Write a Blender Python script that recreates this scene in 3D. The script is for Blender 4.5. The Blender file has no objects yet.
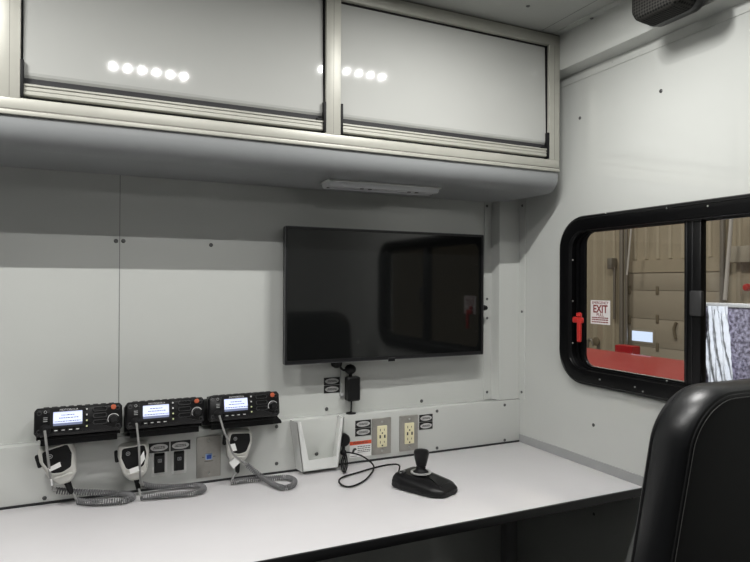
import bpy, bmesh, math, random
from mathutils import Vector, Matrix
random.seed(7)
S = bpy.context.scene
COL = S.collection
R = math.radians

# ------------------------------------------------------------------ camera
YAW, PIT, ROL = 0.4413, 0.0045, -0.0046
FPX = 612.87
CAM = Vector((0.0, -1.7422, 1.2956))
fw = Vector((math.sin(YAW)*math.cos(PIT), math.cos(YAW)*math.cos(PIT), math.sin(PIT)))
r0 = Vector((math.cos(YAW), -math.sin(YAW), 0)); d0 = fw.cross(r0)
rt = math.cos(ROL)*r0 + math.sin(ROL)*d0
dn = -math.sin(ROL)*r0 + math.cos(ROL)*d0
cd = bpy.data.cameras.new('camera'); cam = bpy.data.objects.new('camera', cd); COL.objects.link(cam)
cd.sensor_fit = 'HORIZONTAL'; cd.sensor_width = 36; cd.lens = FPX/750*36; cd.clip_start = 0.02; cd.clip_end = 200
m = Matrix((rt, -dn, -fw)).transposed().to_4x4(); m.translation = CAM
cam.matrix_world = m
S.camera = cam

def at(px, py, ax, val):
    """where the photo's line of sight through (px, py) meets the plane ax = val (used to survey the room)"""
    v = fw + rt*(px-375)/FPX + dn*(py-281)/FPX
    i = 'xyz'.index(ax)
    return CAM + v*((val-CAM[i])/v[i])

# ------------------------------------------------------------------ materials
def mat(name, col, rough=.5, metal=0., spec=.5, noise=0., nscale=60., bump=0., bscale=200., emit=0., ecol=None, coat=0.):
    M = bpy.data.materials.new(name); M.use_nodes = True
    nt = M.node_tree; b = nt.nodes['Principled BSDF']
    b.inputs['Base Color'].default_value = (*col, 1); b.inputs['Roughness'].default_value = rough
    b.inputs['Metallic'].default_value = metal; b.inputs['Specular IOR Level'].default_value = spec
    b.inputs['Coat Weight'].default_value = coat
    tc = nt.nodes.new('ShaderNodeTexCoord')
    if noise:
        n = nt.nodes.new('ShaderNodeTexNoise'); n.inputs['Scale'].default_value = nscale; n.inputs['Detail'].default_value = 4
        nt.links.new(tc.outputs['Object'], n.inputs['Vector'])
        cr = nt.nodes.new('ShaderNodeValToRGB')
        cr.color_ramp.elements[0].color = (*[max(0, c*(1-noise)) for c in col], 1)
        cr.color_ramp.elements[1].color = (*[min(1, c*(1+noise)) for c in col], 1)
        cr.color_ramp.elements[0].position = .3; cr.color_ramp.elements[1].position = .7
        nt.links.new(n.outputs['Fac'], cr.inputs['Fac']); nt.links.new(cr.outputs['Color'], b.inputs['Base Color'])
    if bump:
        n2 = nt.nodes.new('ShaderNodeTexNoise'); n2.inputs['Scale'].default_value = bscale; n2.inputs['Detail'].default_value = 3
        nt.links.new(tc.outputs['Object'], n2.inputs['Vector'])
        bp = nt.nodes.new('ShaderNodeBump'); bp.inputs['Strength'].default_value = bump; bp.inputs['Distance'].default_value = .002
        nt.links.new(n2.outputs['Fac'], bp.inputs['Height']); nt.links.new(bp.outputs['Normal'], b.inputs['Normal'])
    if emit:
        b.inputs['Emission Color'].default_value = (*(ecol or col), 1); b.inputs['Emission Strength'].default_value = emit
    return M

WALL = mat('white_gloss_panel', (.592, .606, .580), .045, spec=.85, noise=.012, nscale=5)
BACKW = mat('dark_wall_low_bounce', (.05, .05, .05), .6)  # unseen walls, darkened to cut bounced fill light
CEIL = mat('ceiling_panel', (.42, .43, .41), .3, noise=.012, nscale=4)
DOORW = mat('cabinet_door_gloss', (.455, .46, .44), .055, spec=.5, noise=.01, nscale=6)
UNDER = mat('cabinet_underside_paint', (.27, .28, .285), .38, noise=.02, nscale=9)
ALU = mat('satin_aluminium', (.45, .445, .395), .46, metal=.2, noise=.03, nscale=30)
ALUD = mat('aluminium_groove', (.22, .21, .19), .5, metal=.5)
STEEL = mat('brushed_stainless', (.36, .35, .32), .45, metal=.5, noise=.05, nscale=90)
LAM = mat('white_laminate', (.68, .665, .675), .42, noise=.015, nscale=8)
EDGE = mat('black_edge_band', (.008, .008, .009), .45)
GREYT = mat('grey_trim', (.36, .365, .365), .5, noise=.03, nscale=30)
DARKGAP = mat('dark_sealant_gap_shade', (.02, .02, .022), .7)
SEAM = mat('panel_seam_shadow_gap', (.16, .165, .16), .7)
SCREW = mat('screw_metal', (.13, .13, .13), .35, metal=.6)
SCREWL = mat('bright_screw', (.55, .55, .53), .3, metal=.8)
BLK = mat('black_plastic', (.006, .006, .0065), .4, spec=.35, bump=.05, bscale=700)
BLKM = mat('matte_black_plastic', (.0045, .0045, .005), .6, spec=.3)
BLKR = mat('black_rubber_frame', (.003, .003, .0035), .33, spec=.3)
SCREENG = mat('tv_glass', (.006, .0065, .0065), .06, spec=.8)
BEZ = mat('tv_bezel', (.012, .012, .013), .35, spec=.4)
BEZL = mat('tv_bezel_edge', (.12, .12, .125), .3, metal=.5)
MIC = mat('grey_mic_plastic', (.56, .555, .52), .5, noise=.03, nscale=80)
CORDG = mat('grey_cord', (.30, .30, .29), .55)
COILM = mat('coiled_cord_grey', (.16, .16, .165), .5)
TAGW = mat('white_tag', (.85, .85, .84), .5)
INK = mat('dark_ink', (.04, .04, .04), .6)
LCD = mat('radio_lcd', (.55, .60, .78), .3, emit=.52, ecol=(.70, .76, 1.0))
LCDB = mat('radio_lcd_footer', (.12, .14, .22), .3, emit=.25, ecol=(.35, .4, .62))
LCDI = mat('radio_lcd_ink', (.05, .07, .15), .5, emit=.12, ecol=(.30, .36, .58))
ORG = mat('orange_button', (.48, .105, .045), .45)
PRNT = mat('white_print', (.62, .62, .62), .5)
PRNY = mat('pale_green_print', (.55, .6, .32), .5)
SLOTR = mat('slot_rim', (.035, .035, .036), .4)
SLOT = mat('slot_black', (.002, .002, .002), .8)
LABB = mat('label_black', (.012, .012, .012), .35)
LABS = mat('label_silver', (.55, .55, .54), .35, metal=.3)
IVORY = mat('ivory_plastic', (.80, .75, .50), .4)
BLUE = mat('blue_jack', (.02, .08, .45), .4)
BLUEL = mat('pale_blue_bezel', (.35, .5, .75), .4)
WSTK = mat('sticker_white', (.80, .80, .79), .45)
RSTK = mat('sticker_red', (.72, .10, .04), .45)
REDH = mat('red_handle', (.55, .03, .025), .4)
POWD = mat('white_powder_coat', (.72, .73, .71), .35, noise=.01, nscale=20)
CLEARP = mat('frosted_lamp_lens', (.55, .56, .57), .3, spec=.6)
LEATH = mat('black_leather', (.008, .0085, .0095), .36, spec=.5, bump=.10, bscale=600)
LEATHR = mat('leather_rear_shaded', (.004, .004, .0045), .5, spec=.25, bump=.10, bscale=600)  # same leather, with the shade on the rear put into its colour
PIPE_ = mat('leather_piping', (.02, .02, .021), .4)
STITCH = mat('seam_stitch', (.20, .20, .195), .6)
FLOOR = mat('dark_vinyl_floor', (.06, .06, .06), .5, noise=.2, nscale=120)
EXW = mat('exit_decal', (.80, .77, .76), .5)
EXR = mat('exit_red', (.22, .02, .02), .5)
# garage
SID = mat('beige_steel_siding', (.44, .39, .30), .5, noise=.04, nscale=3)
SIDL = mat('siding_rib', (.52, .47, .37), .5)
GDOOR = mat('beige_sectional_door', (.42, .38, .31), .5, noise=.03, nscale=3)
GDARK = mat('door_joint', (.20, .17, .12), .6)
GALV = mat('galvanised_steel', (.30, .28, .25), .45, metal=.5)
CONC = mat('garage_concrete', (.25, .24, .22), .7, noise=.15, nscale=3)
REDP = mat('red_car_paint', (.42, .018, .024), .35, spec=.4, coat=.15)
CARG = mat('car_dark_glass', (.01, .012, .014), .08)
TYRE = mat('tyre_rubber', (.012, .012, .012), .75)
SKYW = mat('daylight_pane', (.6, .7, .9), .3, emit=1.05, ecol=(.62, .74, 1.0))
PWHT = mat('pole_white', (.62, .61, .60), .4)
BEAM = mat('beam_beige', (.42, .39, .33), .5)
LEDM = mat('led_chip', (.9, .9, .85), .4, emit=9., ecol=(1, .99, .95))
PLAS = mat('white_plastic_wrap', (.78, .80, .86), .16, spec=.8, coat=.3)
GRILL = None

def glass_mat():
    M = bpy.data.materials.new('window_glass'); M.use_nodes = True; nt = M.node_tree
    for n in list(nt.nodes): nt.nodes.remove(n)
    o = nt.nodes.new('ShaderNodeOutputMaterial'); mx = nt.nodes.new('ShaderNodeMixShader')
    t = nt.nodes.new('ShaderNodeBsdfTransparent'); t.inputs['Color'].default_value = (.80, .81, .80, 1)
    g = nt.nodes.new('ShaderNodeBsdfGlossy'); g.inputs['Roughness'].default_value = .02
    lw = nt.nodes.new('ShaderNodeLayerWeight'); lw.inputs['Blend'].default_value = .5
    pw = nt.nodes.new('ShaderNodeMath'); pw.operation = 'POWER'; pw.inputs[1].default_value = 5
    ma = nt.nodes.new('ShaderNodeMath'); ma.operation = 'MULTIPLY_ADD'; ma.inputs[1].default_value = .96; ma.inputs[2].default_value = .035
    nt.links.new(lw.outputs['Facing'], pw.inputs[0]); nt.links.new(pw.outputs[0], ma.inputs[0]); nt.links.new(ma.outputs[0], mx.inputs[0]); nt.links.new(t.outputs[0], mx.inputs[1]); nt.links.new(g.outputs[0], mx.inputs[2])
    nt.links.new(mx.outputs[0], o.inputs[0]); return M
GLASS = glass_mat()

def speckle_mat():
    M = mat('speckled_foil', (.30, .28, .36), .38, metal=.45); nt = M.node_tree; b = nt.nodes['Principled BSDF']
    tc = nt.nodes.new('ShaderNodeTexCoord'); v = nt.nodes.new('ShaderNodeTexNoise'); v.inputs['Scale'].default_value = 75; v.inputs['Detail'].default_value = 6
    nt.links.new(tc.outputs['Object'], v.inputs['Vector'])
    cr = nt.nodes.new('ShaderNodeValToRGB'); cr.color_ramp.elements[0].position = .38; cr.color_ramp.elements[1].position = .66
    cr.color_ramp.elements[0].color = (.14, .12, .17, 1); cr.color_ramp.elements[1].color = (.62, .58, .74, 1)
    nt.links.new(v.outputs['Fac'], cr.inputs['Fac']); nt.links.new(cr.outputs['Color'], b.inputs['Base Color'])
    bp = nt.nodes.new('ShaderNodeBump'); bp.inputs['Strength'].default_value = .6; bp.inputs['Distance'].default_value = .004
    nt.links.new(v.outputs['Fac'], bp.inputs['Height']); nt.links.new(bp.outputs['Normal'], b.inputs['Normal'])
    return M
FOIL = speckle_mat()

def grille_mat():
    M = mat('speaker_mesh', (.05, .05, .05), .75, spec=.2); nt = M.node_tree; b = nt.nodes['Principled BSDF']
    tc = nt.nodes.new('ShaderNodeTexCoord'); mp = nt.nodes.new('ShaderNodeMapping'); mp.inputs['Scale'].default_value = (1, 1, 1)
    v = nt.nodes.new('ShaderNodeTexVoronoi'); v.inputs['Scale'].default_value = 130; v.inputs['Randomness'].default_value = .05
    nt.links.new(tc.outputs['Object'], mp.inputs[0]); nt.links.new(mp.outputs[0], v.inputs['Vector'])
    cr = nt.nodes.new('ShaderNodeValToRGB'); cr.color_ramp.elements[0].position = .3; cr.color_ramp.elements[1].position = .55
    cr.color_ramp.elements[0].color = (.0015, .0015, .0015, 1); cr.color_ramp.elements[1].color = (.030, .029, .026, 1)
    nt.links.new(v.outputs['Distance'], cr.inputs['Fac']); nt.links.new(cr.outputs['Color'], b.inputs['Base Color'])
    return M
GRILL = grille_mat()

# ------------------------------------------------------------------ mesh helpers
def link(name, bm, M, parent=None, smooth=40):
    bmesh.ops.remove_doubles(bm, verts=bm.verts, dist=1e-6)
    bmesh.ops.recalc_face_normals(bm, faces=bm.faces)
    me = bpy.data.meshes.new(name); bm.to_mesh(me); bm.free()
    me.materials.append(M)
    if smooth:
        me.polygons.foreach_set('use_smooth', [True]*len(me.polygons)); me.set_sharp_from_angle(angle=R(smooth))
    o = bpy.data.objects.new(name, me); COL.objects.link(o)
    if parent: o.parent = parent
    return o
def tag(o, label=None, cat=None, group=None, kind=None):
    if label: o['label'] = label
    if cat: o['category'] = cat
    if group: o['group'] = group
    if kind: o['kind'] = kind
    return o
def thing(name, label, cat, loc=(0, 0, 0), rot=(0, 0, 0), group=None):
    o = bpy.data.objects.new(name, None); COL.objects.link(o); o.location = loc; o.rotation_euler = rot
    o.empty_display_size = .05
    return tag(o, label, cat, group)
def join(bm, b2, M=None):
    me = bpy.data.meshes.new('tmp'); b2.to_mesh(me); b2.free()
    if M: me.transform(M)
    bm.from_mesh(me); bpy.data.meshes.remove(me)
def B(): return bmesh.new()
def box(bm, x0, x1, y0, y1, z0, z1, bev=0., seg=2, M=None):
    b = bmesh.new(); bmesh.ops.create_cube(b, size=1)
    for v in b.verts:
        v.co = Vector(((x0+x1)/2+v.co.x*(x1-x0), (y0+y1)/2+v.co.y*(y1-y0), (z0+z1)/2+v.co.z*(z1-z0)))
    if bev: bmesh.ops.bevel(b, geom=b.edges[:], offset=bev, segments=seg, affect='EDGES', profile=.5)
    join(bm, b, M); return bm
def bx(*a, **k): return box(B(), *a, **k)
def loft(bm, loops, close=True, cap=True):
    L = [[bm.verts.new(p) for p in lp] for lp in loops]; n = len(L[0])
    for a, b in zip(L, L[1:]):
        for i in range(n if close else n-1):
            j = (i+1) % n; bm.faces.new((a[i], a[j], b[j], b[i]))
    if cap:
        bm.faces.new(L[0]); bm.faces.new(L[-1])
    return bm
def cyl(bm, p, q, r, r2=None, n=16):
    p, q = Vector(p), Vector(q); d = (q-p).normalized()
    a = d.orthogonal().normalized(); b = d.cross(a); r2 = r if r2 is None else r2
    return loft(bm, [[c+(a*math.cos(t)+b*math.sin(t))*rr for t in [2*math.pi*i/n for i in range(n)]] for c, rr in ((p, r), (q, r2))])
def lathe(bm, base, axis, prof, n=20):
    base, d = Vector(base), Vector(axis).normalized(); a = d.orthogonal().normalized(); b = d.cross(a)
    return loft(bm, [[base+d*h+(a*math.cos(2*math.pi*i/n)+b*math.sin(2*math.pi*i/n))*max(r, 1e-5) for i in range(n)] for r, h in prof])
def smooth_path(P, sub=8, closed=False):
    P = [Vector(p) for p in P]; out = []
    for i in range(len(P)-1):
        p0 = P[max(i-1, 0)]; p1 = P[i]; p2 = P[i+1]; p3 = P[min(i+2, len(P)-1)]
        for k in range(sub):
            t = k/sub
            out.append(.5*((2*p1)+(p2-p0)*t+(2*p0-5*p1+4*p2-p3)*t*t+(3*p1-p0-3*p2+p3)*t**3))
    out.append(P[-1]); return out
def frames(P):
    T = [(P[min(i+1, len(P)-1)]-P[max(i-1, 0)]).normalized() for i in range(len(P))]
    a = T[0].orthogonal().normalized(); F = []
    for t in T:
        a = (a-t*a.dot(t)).normalized(); F.append((a.copy(), t.cross(a)))
    return F
def tube(bm, P, r, n=8):
    P = [Vector(p) for p in P]
    return loft(bm, [[p+(a*math.cos(2*math.pi*i/n)+b*math.sin(2*math.pi*i/n))*r for i in range(n)] for p, (a, b) in zip(P, frames(P))])
def coil(bm, P, R_, r, pitch, k=10):
    P = [Vector(p) for p in P]; L = [0]
    for a, b in zip(P, P[1:]): L.append(L[-1]+(b-a).length)
    F = frames(P); N = int(L[-1]/pitch*k); Q = []; j = 0
    for i in range(N+1):
        s = L[-1]*i/N
        while j < len(L)-2 and L[j+1] < s: j += 1
        t = (s-L[j])/max(L[j+1]-L[j], 1e-9); c = P[j].lerp(P[j+1], t)
        a = F[j][0].lerp(F[j+1][0], t); b = F[j][1].lerp(F[j+1][1], t); th = 2*math.pi*i/k
        Q.append(c+(a*math.cos(th)+b*math.sin(th))*R_)
    return tube(bm, Q, r, 6)
def rpoly(pts, r, n=5):
    """round the corners of a polygon; r a number or one per corner"""
    out = []; N = len(pts)
    for i in range(N):
        p = Vector(pts[i]); a = Vector(pts[i-1])-p; b = Vector(pts[(i+1) % N])-p
        rr = r[i] if hasattr(r, '__len__') else r
        ang = a.angle(b); t = min(rr/math.tan(ang/2), a.length*.49, b.length*.49); rr = t*math.tan(ang/2)
        bis = (a.normalized()+b.normalized()).normalized(); c = p+bis*(rr/math.sin(ang/2))
        s = p+a.normalized()*t-c; e = p+b.normalized()*t-c; w = s.angle(e)
        for k in range(n+1):
            f = k/n; out.append(c+(s*math.sin((1-f)*w)+e*math.sin(f*w))/math.sin(w) if w > 1e-4 else c+s)
    return out
def rrect(x0, x1, z0, z1, r, n=6): return rpoly([(x0, z0), (x1, z0), (x1, z1), (x0, z1)], r, n)
def inset(pl, d):
    """shrink a closed outline by d along its normals"""
    N = len(pl); area = sum(pl[i].x*pl[(i+1) % N].y-pl[(i+1) % N].x*pl[i].y for i in range(N)); s = 1 if area > 0 else -1
    out = []
    for i in range(N):
        t = (pl[(i+1) % N]-pl[i-1]).normalized(); out.append(pl[i]+Vector((-t.y, t.x))*d*s)
    return out
def XZ(pl, y): return [Vector((p.x, y, p.y)) for p in pl]
def YZ(pl, x): return [Vector((x, p.x, p.y)) for p in pl]
def XY(pl, z): return [Vector((p.x, p.y, z)) for p in pl]
def slab(bm, pl, y0, y1, bev=0., f=XZ):
    """outline pl given thickness y0 (front) .. y1 (rear), front edge rounded by bev"""
    if bev: L = [f(inset(pl, bev), y0), f(inset(pl, bev*.3), y0+(y1-y0)/abs(y1-y0)*bev*.3), f(pl, y0+(y1-y0)/abs(y1-y0)*bev), f(pl, y1)]
    else: L = [f(pl, y0), f(pl, y1)]
    return loft(bm, L)
def ring(bm, outer, inner, y0, y1, f=XZ):
    o0, o1, i1, i0 = f(outer, y0), f(outer, y1), f(inner, y1), f(inner, y0)
    return loft(bm, [o0, o1, i1, i0, o0], cap=False)
def ell(cx, cz, rx, rz, n=24): return [Vector((cx+rx*math.cos(2*math.pi*i/n), cz+rz*math.sin(2*math.pi*i/n))) for i in range(n)]
ROTF = Matrix.Rotation(R(90), 4, 'X')            # text facing -Y
def text(name, s, size, M, parent, loc, rot=ROTF, align='CENTER', ext=.0003, sx=1., bold=0.):
    c = bpy.data.curves.new('t', 'FONT'); c.body = s; c.offset = bold; c.size = size; c.align_x = align; c.align_y = 'CENTER'; c.extrude = ext
    o = bpy.data.objects.new('t', c); COL.objects.link(o)
    dg = bpy.context.evaluated_depsgraph_get(); me = bpy.data.meshes.new_from_object(o.evaluated_get(dg))
    bpy.data.objects.remove(o); bpy.data.curves.remove(c)
    me.transform(Matrix.Translation(loc) @ rot @ Matrix.Diagonal((sx, 1, 1, 1))); me.materials.clear(); me.materials.append(M); me.name = name
    t = bpy.data.objects.new(name, me); COL.objects.link(t)
    if parent: t.parent = parent
    return t
def screw_on(parent, p, n, r=.005, M=None):
    p, n = Vector(p), Vector(n).normalized()
    bm = lathe(B(), p, n, [(r, 0), (r, .0012), (r*.8, .0022), (r*.45, .0026), (r*.4, .0014), (1e-5, .0014)], 14)
    return link('screw', bm, M or SCREW, parent)

# ------------------------------------------------------------------ the room
XR, YB, ZC, XL, YR = 1.393, .045, 2.076, -1.0, -4.6
LEDGE, DESK = .89, .74
def struct(name, bm, M, sm=40):
    o = link(name, bm, M, None, sm); o['kind'] = 'structure'; return o
wb = struct('wall_back', bx(XL-.05, XR+.05, YB, YB+.05, -.02, ZC+.05), WALL)
link('seam', bx(.0820, .0836, YB-.0006, YB+.01, LEDGE, 1.59), SEAM, wb)
for px, py in ((116, 241), (123.4, 241), (211, 245), (326.5, 409), (421.5, 401)):
    screw_on(wb, at(px, py, 'y', YB), (0, -1, 0), .0058)
struct('wall_left', bx(XL-.05, XL, YR, YB, -.02, ZC+.05), BACKW)
struct('wall_rear', bx(XL-.05, XR+.05, YR-.05, YR, -.02, ZC+.05), BACKW)
struct('floor', bx(XL-.05, XR+.05, YR-.05, YB+.05, -.06, -.02), FLOOR)
HY0, HY1, HZ0, HZ1 = -1.095, -.256, 1.027, 1.473
b = B()
box(b, XR, XR+.05, YR, YB, -.02, HZ0); box(b, XR, XR+.05, YR, YB, HZ1, ZC+.05)
box(b, XR, XR+.05, YR, HY0, HZ0, HZ1); box(b, XR, XR+.05, HY1, YB, HZ0, HZ1)
wr = struct('wall_right', b, WALL)
for px, py in ((661, 91), (580, 118), (593.5, 425), (613, 62)):
    screw_on(wr, at(px, py, 'x', XR), (-1, 0, 0), .0052)
for px, py in ((632, 497), (594, 514)):
    screw_on(wr, at(px, py, 'x', XR), (-1, 0, 0), .0045)
ce = struct('ceiling', bx(XL-.05, XR+.05, YR-.05, YB+.05, ZC, ZC+.05), CEIL)
link('seam', bx(1.262, 1.2635, -.5, -.262, ZC-.0006, ZC+.01), SEAM, ce)
p = at(528, 6, 'z', ZC); screw_on(ce, p, (0, 0, -1), .006)
# cove trim along the ceiling of the window wall
prof = [(1.310, ZC), (1.310, ZC-.002), (1.335, ZC-.002), (1.335, 1.969), (1.337, 1.965), (1.386, 1.961), (1.3905, 1.960), (1.3905, 1.934), (XR, 1.934), (XR, ZC)]
cv = struct('trim_1', loft(B(), [[Vector((x, y, z)) for x, z in prof] for y in (YB, YR)]), WALL)
screw_on(cv, at(591.7, 18.3, 'z', ZC-.003), (0, 0, -1), .0055)
# raceway panel over the desk
rp = struct('trim_2', bx(XL, XR, 0, YB, DESK+.004, LEDGE, bev=.002), WALL)
link('sealant_line', bx(XL, XR, -.0012, .02, DESK, DESK+.006), DARKGAP, rp)
for px, py in ((276.5, 426.5), (276.5, 463.5), (437, 411), (437, 448), (504.7, 405), (504.7, 440), (44.5, 450), (44.5, 498)):
    screw_on(rp, at(px, py, 'y', 0), (0, -1, 0), .0052)
# side strip
struct('trim_3', bx(XR-.004, XR, -.533, 0, DESK, .768), GREYT)
# corner channel
b = B()
pr = [(1.268, YB), (1.268, YB-.003), (1.298, YB-.003), (1.306, .006), (1.390, .004), (1.390, -.027), (XR, -.027), (XR, YB)]
loft(b, [[Vector((x, y, z)) for x, y in pr] for z in (LEDGE+.002, 2.05)])
cc = struct('trim_4', b, WALL)
for py in (206, 299, 318, 392): screw_on(cc, at(487, py, 'y', YB-.003), (0, -1, 0), .0048)
for z in (1.573, 1.20, .917): screw_on(cc, (1.390, -.012, z), (-1, 0, 0), .0048)
# corner channel below the desk
struct('trim_5', bx(1.345, XR, .012, YB, -.02, DESK-.02, bev=.003), GREYT)

# ------------------------------------------------------------------ desk
dk = thing('desk', 'long white laminate desk top with black front edge along the wall', 'desk', (.2, -.27, DESK))
link('worktop', bx(XL-.2+.002, XR-.2-.001, -.262, .27-.001, -.020, 0, bev=.0015), LAM, dk)
link('edge_band', bx(XL-.2+.002, XR-.2-.001, -.268, -.2615, -.0215, -.0005, bev=.001), EDGE, dk)['label'] = 'black edge band'
link('underframe', bx(XL-.2+.002, XR-.2-.003, -.22, .268, -.045, -.0205), BLKM, dk)

# ------------------------------------------------------------------ overhead cabinet
CY = -.26
oc = thing('overhead_cabinet', 'long overhead cabinet with glossy white roll doors and aluminium frame', 'cabinet', (0, 0, 0))
CX0, CX1, CB, CT = XL+.003, 1.3345, 1.585, ZC-.002
# carcass with rounded lower front
rad = .048; pf = [(YB-.001, CB), (CY+.006+rad, CB)]
for k in range(1, 9):
    a = R(90*k/8); pf.append((CY+.006+rad-rad*math.sin(a), CB+rad-rad*math.cos(a)))
pf += [(CY+.006, 1.647), (CY+.03, 1.647), (CY+.03, 1.66), (YB-.001, 1.66)]
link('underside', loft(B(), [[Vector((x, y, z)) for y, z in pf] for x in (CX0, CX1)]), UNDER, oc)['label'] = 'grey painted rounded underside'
b = B(); box(b, CX0, CX1, CY+.06, YB-.001, 1.66, CT); box(b, 1.322, CX1, CY+.004, CY+.06, 1.66, CT)
link('carcass', b, WALL, oc)
posts = [(-.1665, -.1265), (.5585, .5995), (1.2935, CX1)]
b = B()
box(b, CX0, CX1, CY, CY+.03, 1.659, 1.683, .0015); box(b, CX0, CX1, CY-.001, CY+.03, 1.647, 1.6565, .0012)
box(b, CX0, CX1, CY, CY+.03, 2.038, CT-.004, .0015)
for x0, x1 in posts:
    box(b, x0, x1, CY-.0005, CY+.03, 1.6815, 2.0395, .0015)
link('frame', b, ALU, oc)['label'] = 'satin aluminium face frame'
b = B(); box(b, CX0, CX1, CY+.001, CY+.02, 1.656, 1.6595); box(b, CX0, CX1, CY+.001, CY+.02, CT-.005, CT)
for x0, x1 in posts: box(b, (x0+x1)/2-.0006, (x0+x1)/2+.0006, CY-.0007, CY, 1.684, 2.037)
link('frame_groove', b, ALUD, oc)
TILT = math.tan(R(1.05)); DY = CY+.010
def dyz(z, k=0): return DY+(z-1.70)*(TILT+k)
for x0, x1 in ((CX0+.02, -.1665), (-.1265, .5585), (.5995, 1.2935)):
    a, c = x0+.004, x1-.004; K_ = .0070 if x0 < .3 else .0012
    pr = [(dyz(2.034, K_), 2.034), (dyz(1.742, K_), 1.742), (dyz(1.736)+.002, 1.736), (dyz(1.731)+.006, 1.731), (dyz(1.7285)+.012, 1.7285), (dyz(2.034, K_)+.014, 2.034)]
    dr = link('roller_door', loft(B(), [[Vector((x, y, z)) for y, z in pr] for x in (a, c)]), DOORW, oc, 3); dr['label'] = 'glossy white roll door panel'
    b = B()
    pr = [(DY+.012, 1.7165), (DY-.004, 1.7165), (DY-.007, 1.7145), (DY-.007, 1.7115), (DY-.004, 1.7105), (DY-.004, 1.7065), (DY-.0055, 1.706), (DY-.0055, 1.7025), (DY-.004, 1.702),
          (DY-.004, 1.6985), (DY-.0055, 1.698), (DY-.0055, 1.6935), (DY-.003, 1.691), (DY+.012, 1.691)]
    loft(b, [[Vector((x, y, z)) for y, z in pr] for x in (a+.002, c-.002)])
    link('pull_rail', b, ALU, dr)['label'] = 'ribbed aluminium pull rail'
    b = B(); box(b, a, c, DY+.006, DY+.016, 1.6835, 1.7305)
    link('gap_shade_strip', b, DARKGAP, dr)  # dark strip standing in for the shade around the pull rail
    b = B(); box(b, c-.020, c-.001, DY-.006, DY+.006, 1.7165, 1.7215, .001); link('latch', b, BLKM, dr)
    b = B()
    for xx, s in ((x0, 1), (x1, -1)):
        u0, u1 = sorted((xx, xx+s*.0026)); box(b, u0, u1, CY+.009, CY+.024, 1.684, 2.037)
        u0, u1 = sorted((xx, xx+s*.0062)); box(b, u0, u1, CY-.002, CY+.015, 1.686, 1.765, .001)
    box(b, x0, x1, CY+.013, CY+.024, 2.0350, 2.038)
    link('gasket', b, BLKM, oc)['label'] = 'black door channel gasket'

# under cabinet lamp
ul = thing('mounted_strip_light', 'unlit slim strip light under the overhead cabinet, above the wall screen', 'light', (.782, -.130, CB))
ul.rotation_euler = (0, 0, R(-2))
link('base', bx(-.178, .178, -.040, .040, -.006, -.0005, bev=.002), POWD, ul)
pl = rrect(-.176, .176, -.037, .037, .012)
link('lens', loft(B(), [XY(pl, -.006), XY(inset(pl, .002), -.014), XY(inset(pl, .006), -.018)]), CLEARP, ul)['label'] = 'frosted plastic lens'
b = B(); box(b, -.165, .165, -.006, .004, -.020, -.0178, .0008); link('reflector_rib', b, CLEARP, ul)
for xx in (-.164, -.07, -.045, .08, .105, .164):
    link('clip', lathe(B(), (xx, -.018 if abs(xx) < .15 else .0, -.017), (0, 0, -1), [(.006, 0), (.006, .003), (.001, .0035)], 10), SCREW, ul)

# ------------------------------------------------------------------ television
tv = thing('television', 'black flat wall screen above the raceway, window reflected in it', 'television', (.8705, -.021, 1.2605), (0, 0, R(.45)))
W2, H2 = .3485, .2020
pl = rrect(-W2, W2, -H2, H2, .004, 3)
b = slab(B(), pl, .0, .014, .002); slab(b, rrect(-W2+.03, W2-.03, -H2+.03, H2-.03, .01, 3), .013, .040); link('housing', b, BEZ, tv)
link('bezel', ring(B(), pl, rrect(-W2+.0075, W2-.0075, -H2+.011, H2-.0075, .001, 3), -.003, .004), BEZ, tv)
b = B(); ring(b, [p*1.0 for p in rrect(-W2-.0006, W2+.0006, -H2-.0006, H2+.0006, .004, 3)], rrect(-W2+.0012, W2-.0012, -H2+.0012, H2-.0012, .003, 3), -.0038, .0)
link('bezel_edge', b, BEZL, tv)
link('display', bx(-W2+.007, W2-.007, -.0012, .001, -H2+.0105, H2-.007), SCREENG, tv)['label'] = 'glossy black display glass'
b = B(); box(b, -.012, .012, -.0042, -.002, -H2-.006, -H2+.004, .001); link('sensor', b, BLKM, tv)
b = B(); box(b, -.012, .012, -.0036, -.0030, -H2+.0035, -H2+.0055); link('maker_badge', b, BEZL, tv)
b = B(); box(b, -.16, .16, .0405, .064, -.12, .10, .004); link('wall_mount', b, BLKM, tv)
b = B(); lathe(b, (W2-.05, .022, -.046), (1, 0, 0), [(.006, 0), (.006, .05), (.0095, .053), (.0095, .072), (.007, .082), (.0001, .083)], 14)
link('cable_plug', b, BLKM, tv)

# small black device below the screen
dv = thing('cable_box', 'small black box on thin stem with round foot, below the wall screen', 'adapter', (.755, .018, LEDGE))
pl = rrect(-.0215, .0215, .041, .116, .006)
link('case', loft(B(), [XZ(inset(pl, .004), -.016), XZ(pl, -.012), XZ(pl, .010), XZ(inset(pl, .003), .013)]), BLK, dv)
link('stem', cyl(B(), (-.004, 0, .004), (-.003, 0, .045), .0022), BLKM, dv)
link('foot', lathe(B(), (-.004, 0, 0.0005), (0, 0, 1), [(.0155, 0), (.0155, .003), (.006, .005), (.003, .008)]), BLKM, dv)
b = B()
for cx, cz, rx, rz in ((-.008, .139, .018, .016),):
    lathe(b, (cx, -.002, cz-rz), (0, 0, 1), [(.001, 0), (rx*.6, rz*.2), (rx*.93, rz*.6), (rx, rz), (rx*.93, rz*1.4), (rx*.6, rz*1.8), (.001, rz*2)], 16)
tube(b, smooth_path([(-.008, -.002, .125), (-.006, 0, .115), (-.004, 0, .105)], 4), .006)
tube(b, smooth_path([(-.046, .004, .157), (-.036, .002, .142), (-.026, 0, .137), (-.012, 0, .139)], 6), .0035)
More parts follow.
